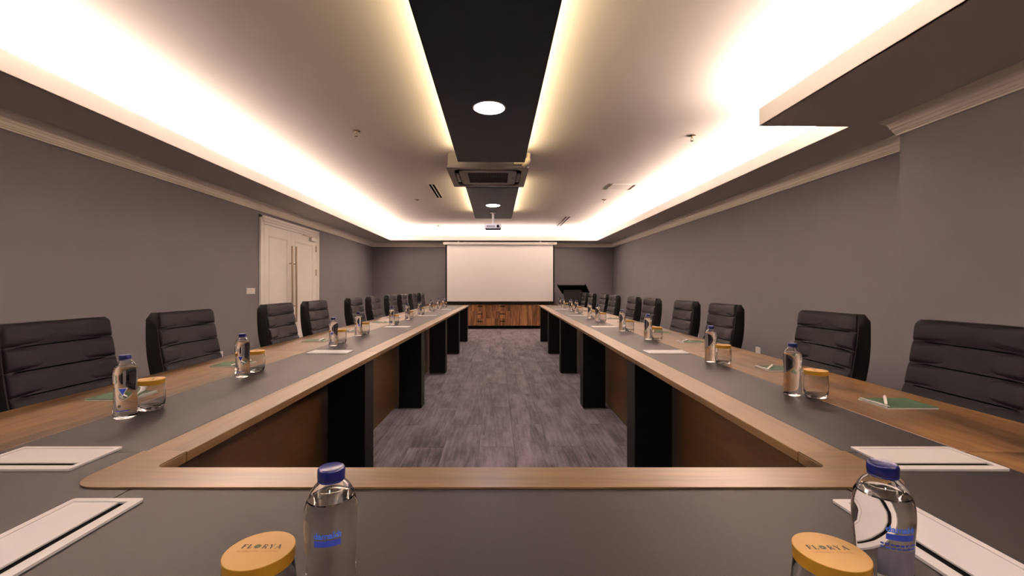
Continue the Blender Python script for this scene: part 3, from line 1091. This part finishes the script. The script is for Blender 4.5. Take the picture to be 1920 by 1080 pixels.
# ------------------------------------------------------------------ water bottles
BPROF = [(.0, .004), (.018, .0035), (.025, .0), (.0288, .003), (.0296, .012), (.0296, .030), (.0284, .048), (.0275, .068), (.0276, .088), (.0286, .108),
         (.0295, .122), (.0297, .134), (.0291, .145), (.0272, .1545), (.0236, .163), (.0192, .1695), (.0152, .1735), (.0134, .1755), (.0134, .184), (0, .184)]
def brad(z):
    for (r0, z0), (r1, z1) in zip(BPROF[3:-1], BPROF[4:]):
        if z0 <= z <= z1 and z1 > z0:
            return r0 + (r1 - r0) * (z - z0) / (z1 - z0)
    return .03
def text_mesh(s, size, name, fat=0.0):
    cu = bpy.data.curves.new(name, 'FONT')
    cu.body = s
    cu.size = size
    cu.align_x = 'CENTER'
    cu.resolution_u = 3
    cu.offset = fat
    ob = bpy.data.objects.new(name, cu)
    C.objects.link(ob)
    dg = bpy.context.evaluated_depsgraph_get()
    me = bpy.data.meshes.new_from_object(ob.evaluated_get(dg))
    me.name = name
    bpy.data.objects.remove(ob)
    bpy.data.curves.remove(cu)
    me.materials.clear()
    return me
def wrap(me, zc, ang=0.0, off=.00035):
    for v in me.vertices:
        z = zc + v.co.y
        r = brad(z) + off
        a = -PI / 2 + ang + v.co.x / r
        v.co = (r * math.cos(a), r * math.sin(a), z)
    return me
def band(x0, x1, y0, y1, n=10):
    b = BM()
    rows = [[(x0 + (x1 - x0) * i / n, y0 + (y1 - y0) * j / 4, 0) for i in range(n + 1)] for j in range(5)]
    b.grid(rows)
    return b.mesh('band')
def bold(me, d=.0):
    return me
def make_bottle(label, back=False, front=True):
    t = thing('water_bottle', label, 'water bottle')
    b = BM().lathe(BPROF, 48)
    bmesh.ops.recalc_face_normals(b.b, faces=b.b.faces[:])
    # air left under the cap: a void whose surface faces inwards
    air = BM().lathe([(0, .1555), (.0248, .1555), (.0252, .1575), (.0226, .1630), (.0184, .1688), (.0144, .1726), (.0124, .175), (.0124, .183), (0, .183)], 48)
    bmesh.ops.recalc_face_normals(air.b, faces=air.b.faces[:])
    bmesh.ops.reverse_faces(air.b, faces=air.b.faces[:])
    tmp = bpy.data.meshes.new('air')
    air.b.to_mesh(tmp); air.b.free()
    b.b.from_mesh(tmp)
    bpy.data.meshes.remove(tmp)
    b.build('body', M_BOTTLE, t, auto=35, recalc=False)
    cp = BM().lathe([(0, .1785), (.0145, .1785), (.0149, .1798), (.0149, .1880), (.0145, .1896), (.0130, .1908), (.0118, .1904), (0, .1900)], 40)
    for v in cp.b.verts:                      # fine ribs round the cap
        r = math.hypot(v.co.x, v.co.y)
        if r > .0147 and .1790 < v.co.z < .1890:
            k = 1 + .022 * math.cos(math.atan2(v.co.y, v.co.x) * 20)
            v.co.x *= k; v.co.y *= k
    co = cp.build('cap', M_CAP, t, auto=40)
    rg = BM().lathe([(.0130, .1758), (.0147, .1758), (.0151, .1767), (.0147, .1779), (.0130, .1779)], 40).build('cap_ring', M_CAP, t, auto=40)
    # printed marks
    if not front:
        for nm_, pts_, mt_, of_ in (('badge_edge', ((-.0125, .094), (.0125, .094), (0, .068)), M_PLASTIC, .0003), ('badge', ((-.0095, .092), (.0095, .092), (0, .0725)), M_BLUE2, .0006)):
            tb_ = BM()
            rows_ = []
            for q in range(7):
                zz_ = pts_[0][1] + (pts_[2][1] - pts_[0][1]) * q / 6.001
                hw_ = pts_[1][0] * (1 - q / 6.001)
                rows_.append([(-hw_ + 2 * hw_ * p / 6, zz_, 0) for p in range(7)])
            tb_.grid(rows_)
            obj(nm_, wrap(tb_.mesh(nm_), 0, 0, of_), mt_, t)
        obj('print_line', wrap(band(-.017, .017, -.0013, .0013, 12), .026, 0), M_BLUE2, t)
        dt_ = BM()
        dt_.b.faces.new([dt_.b.verts.new((math.cos(2 * PI * q / 16) * .0042 - .008, math.sin(2 * PI * q / 16) * .0042, 0)) for q in range(16)])
        obj('print_dot', wrap(dt_.mesh('print_dot'), .040, 0), M_INK, t)
    for ang, full in ((0.0, back),) if front else ():
        me = wrap(text_mesh('damaldı', .0098, 'brand_print', .0003), .1232, ang)
        obj('brand_print', me, M_BLUE, t)
        me = wrap(band(-.0145, .0145, -.0035, .0035), .1175, ang)
        obj('brand_band', me, M_BLUE2, t)
        if full:
            me = wrap(band(-.021, .021, -.0145, .0145, 16), .087, ang)
            obj('info_label', me, M_LABELG, t)
            ln = bpy.data.meshes.new('x')
            lb = BM()
            random.seed(3)
            for k, zz_ in enumerate((.0215, .0175)):
                x = -.019
                while x < .018:
                    wv = random.uniform(.002, .005)
                    lb.quad((x, zz_ - .001, 0), (x + wv, zz_ - .001, 0), (x + wv, zz_ + .001, 0), (x, zz_ + .001, 0))
                    x += wv + .0012
            me = wrap(lb.mesh('fine_print'), .087, ang, .0006)
            obj('fine_print', me, M_BLUE2, t)
            me = wrap(band(-.021, .006, -.005, .005), .066, ang)
            obj('code_label', me, M_LABELW, t)
            lb = BM()
            for k in range(12):
                x = -.0195 + k * .0019
                lb.quad((x, -.0035, 0), (x + .0008, -.0035, 0), (x + .0008, .0035, 0), (x, .0035, 0))
            me = wrap(lb.mesh('bars'), .066, ang, .0007)
            obj('code_bars', me, M_GROOVE, t)
    return t

# ------------------------------------------------------------------ lidded glasses
def letter_bars(b, x0, w_, h, segs):
    """strokes given in a unit box: (x0,y0,x1,y1,width)"""
    for (xa, ya, xb, yb, t_) in segs:
        p, q = Vector((x0 + xa * w_, ya * h)), Vector((x0 + xb * w_, yb * h))
        d_ = (q - p).normalized()
        n_ = Vector((-d_.y, d_.x)) * t_ * h / 2
        b.quad((*(p + n_), 0), (*(p - n_), 0), (*(q - n_), 0), (*(q + n_), 0))
def florya():
    b = BM()
    h = .0078
    th, tn = .25, .10
    x = -.0225
    F = [(.25, 0, .25, 1, th), (.0, .03, .5, .03, tn), (.0, .97, 1, .97, tn), (.97, .97, .97, .72, tn), (.25, .52, .7, .52, tn), (.7, .40, .7, .64, tn)]
    L = [(.25, 0, .25, 1, th), (.0, .97, .5, .97, tn), (.0, .03, 1, .03, tn), (.97, .0, .97, .3, tn)]
    R = [(.22, 0, .22, 1, th), (.0, .03, .45, .03, tn), (.0, .97, .6, .97, tn), (.6, .97, .8, .85, .09), (.8, .88, .8, .62, .14), (.8, .65, .6, .5, .09),
         (.22, .5, .62, .5, tn), (.5, .5, .95, .02, th), (.85, .03, 1.08, .03, tn)]
    Y = [(.08, .97, .5, .45, th), (.92, .97, .5, .45, .08), (.5, 0, .5, .48, th), (.28, .03, .72, .03, tn), (-.08, .97, .3, .97, tn), (.7, .97, 1.08, .97, tn)]
    A = [(.08, .0, .5, 1, .07), (.5, 1, .92, 0, th), (.24, .34, .76, .34, tn), (-.06, .03, .26, .03, tn), (.72, .03, 1.08, .03, tn)]
    ws = (.0052, .0052, .0088, .0062, .0064, .0068)
    for seg, wv in zip((F, L, None, R, Y, A), ws):
        if seg:
            letter_bars(b, x, wv * .88, h, seg)
        else:
            xo = x + wv / 2 - .0004
        x += wv + .0014
    m1 = b.mesh('hotel_print')
    f = BM()
    for k in range(12):                          # flower in place of the O
        a = 2 * PI * k / 12
        rot = Matrix.Rotation(a, 4, 'Z')
        pts = [(.0007, -.0003), (.0026, -.00095), (.0045, 0), (.0026, .00095), (.0007, .0003)]
        f.b.faces.new([f.b.verts.new(Vector((xo, h / 2, 0)) + rot @ Vector((p[0], p[1], 0))) for p in pts])
    for k in range(6):
        a = 2 * PI * (k + .5) / 6
        f.quad(*[(xo + math.cos(a + q) * rr, h / 2 + math.sin(a + q) * rr, .00004) for q, rr in ((-.3, .0008), (-.25, .0034), (.25, .0034), (.3, .0008))])
    return m1, f.mesh('flower_print')
P_TXT, P_FLOWER = florya()
P_SUB = text_mesh('GARDEN  HOTEL', .0042, 'subtitle_print')
sx = max(v.co.x for v in P_SUB.vertices)
for v in P_SUB.vertices:
    v.co.x *= .0235 / sx
def make_glass(label):
    t = thing('drinking_glass', label, 'drinking glass')
    prof = [(0, .0005), (.027, .0005), (.0325, .004), (.0365, .016), (.0385, .034), (.0385, .052), (.0370, .070), (.0350, .090), (.0346, .0925), (.0338, .0925),
            (.0336, .090), (.0354, .070), (.0368, .052), (.0368, .034), (.0345, .020), (.0295, .0125), (.022, .0115), (0, .0115)]
    BM().lathe(prof, 48).build('tumbler', M_GLASS, t, auto=40)
    lid = BM().lathe([(.0362, .084), (.0366, .084), (.0372, .0985), (.0366, .0990), (0, .0990), (0, .0980), (.0360, .0978), (.0362, .084)], 56)
    me = lid.mesh('lid')
    me.materials.append(M_LID)
    me.materials.append(M_LIDSIDE)
    for p in me.polygons:
        c = p.center
        if math.hypot(c.x, c.y) > .0362 and c.z < .0988:
            p.material_index = 1
    lo = obj('lid', me, M_LID, t, autosmooth=40)
    for mesh, m, dy in ((P_TXT, M_INK, .0015), (P_FLOWER, M_INKG, .0015), (P_SUB, M_INKR, -.0052)):
        o = obj(mesh.name, mesh, m, lo)
        o.location = (0, dy, .0993)
    return t

TOPI = TZ - .0005
b0 = make_bottle('large foreground water bottle with blue cap, left of centre, showing its blue brand print')
place(b0, -.203, .497, TOPI, .24)
tag(b0, group='water bottles')
b1 = make_bottle('large foreground water bottle with blue cap, at right before a white cable port', True)
place(b1, .449, .508, TOPI, -.14)
tag(b1, group='water bottles')
g0 = make_glass('foreground glass with printed yellow lid, left of the bottle at left')
place(g0, -.282, .489, TOPI)
tag(g0, group='lidded drinking glasses')
dup(g0, T(.371, .487, TOPI), -TH - .04, 'foreground glass with printed yellow lid, left of the bottle at right')

LB = [(-1.164, 1.306), (-1.167, 1.893), (-1.163, 2.88), (-1.200, 3.48), (-1.185, 4.45), (-1.180, 5.13), (-1.20, 5.96), (-1.18, 6.74), (-1.17, 7.43), (-1.17, 8.07)]
RB = [(1.060, 1.576), (1.092, 2.270), (1.078, 3.23), (1.055, 3.86), (1.070, 4.95), (1.070, 5.42), (1.070, 6.44), (1.07, 7.00), (1.07, 7.93), (1.07, 8.48)]
LG = [(.012, .080), (-.002, .105), (.01, .105), (.02, .10)] + [(.01, .10)] * 6
RG = [(.057, -.040), (.030, -.070), (.045, -.065), (.050, -.060)] + [(.045, -.065)] * 6
LN = [1.545, 2.17, 3.12, 3.77, 4.72, 5.40, 6.26, 7.02, 7.75, 8.45]
RN = [1.447, 2.06, 3.06, 3.69, 4.72, 5.27, 6.25, 6.85, 7.80, 8.40]
random.seed(8)
b2 = None
def okey(i): return ORD[i]
for side in (0, 1):
    nm = ('left', 'right')[side]
    for i in range(10):
        bx_, by = (LB, RB)[side][i]
        z = TOPI if (side == 0 and bx_ > -1.226) or (side == 1 and bx_ < 1.11) else TZ
        lab = 'water bottle with blue cap on the %s table, %s from the camera' % (nm, okey(i))
        rz = math.atan2(1.16, by) + random.uniform(-.35, .2) if side == 0 else 1.3 + random.uniform(-.4, .4)
        if b2 is None:
            b2 = make_bottle(lab, front=False)
            place(b2, bx_, by, TZ, rz)
            tag(b2, group='water bottles')
        else:
            dup(b2, T(bx_, by, TZ), -TH + rz, lab, 'water bottles')
        ox, oy = (LG, RG)[side][i]
        dup(g0, T(bx_ + ox, by + oy, TZ), -TH + (-PI / 2 if side == 0 else PI / 2) + random.uniform(-.5, .5),
            'glass with yellow lid on the %s table, %s from the camera' % (nm, okey(i)), 'lidded drinking glasses')

# ------------------------------------------------------------------ notebooks and pens
def make_notebook(label):
    """spiral along the +x side, cover facing up"""
    t = thing('notebook', label, 'notebook')
    hx, hy = .082, .060
    BM().box(-hx, hx, -hy, hy, 0, .0055, .0006, 1).build('page_block', M_PAPER, t)
    BM().box(-hx - .001, hx + .001, -hy - .001, hy + .001, .0055, .0065, .0003, 1).build('cover', M_GREEN, t)
    sp = BM()
    for k in range(20):
        y = -hy + .006 + k * (2 * hy - .012) / 19
        sp.tube([(hx - .004 + .0062 * math.cos(a), y, .0035 + .0062 * math.sin(a)) for a in [2 * PI * q / 8 for q in range(9)]], .0011, 5, False)
    so = sp.build('spiral_binding', M_WIRE, t)
    so['kind'] = 'stuff'
    BM().box(hx - .020, hx - .0195 + .0012, -.02, .02, .0064, .0067).build('cover_line', M_PAPER, t)
    return t
def make_pen(label):
    t = thing('pen', label, 'pen')
    BM().tube([(0, -.066, 0), (0, -.060, 0), (0, .040, 0), (0, .052, 0)], [.0012, .0042, .0048, .0046], 12).build('barrel', M_PLASTIC, t, auto=50)
    BM().tube([(0, .052, 0), (0, .066, 0)], [.0046, .0040], 12).build('cap_end', M_PLASTIC, t, auto=50)
    BM().box(-.0014, .0014, .018, .060, .0055, .0068, .0005, 1).build('clip', M_PLASTIC, t)
    BM().tube([(0, -.070, 0), (0, -.066, 0)], [.0006, .0012], 8).build('tip', M_CHROME, t)
    return t
n0 = make_notebook('green notebook with white spiral on the left table, nearest the camera')
tag(n0, group='green notebooks')
p0 = make_pen('white pen on the nearest notebook of the left table')
tag(p0, group='white pens')
for side in (0, 1):
    nm = ('left', 'right')[side]
    for i in range(10):
        y = (LN, RN)[side][i]
        x = (-1.39, 1.325)[side] + random.uniform(-.01, .01)
        if i < 1:
            x = (-1.385, 1.327)[side]
        rz = (0, PI)[side] + (random.uniform(-.06, .06) if i else 0)
        pr = random.uniform(-.25, .25) if side == 0 else random.uniform(-.75, -.5)
        px = x + (.035 if side == 0 else -.045)
        py = y + (.0 if side == 0 else -.005)
        if side == 1 and i == 0:
            pr, px, py = -.70, 1.295, 1.455
        if side == 0 and i == 0:
            place(n0, x, y, TZ, rz)
            place(p0, px, py, TZ + .0118, pr)
            continue
        dup(n0, T(x, y, TZ), -TH + rz, 'green notebook with white spiral on the %s table, %s from the camera' % (nm, okey(i)), 'green notebooks')
        dup(p0, T(px, py, TZ + .0118), -TH + pr, 'white pen on the %s notebook of the %s table' % (okey(i) if i else 'nearest', nm), 'white pens')
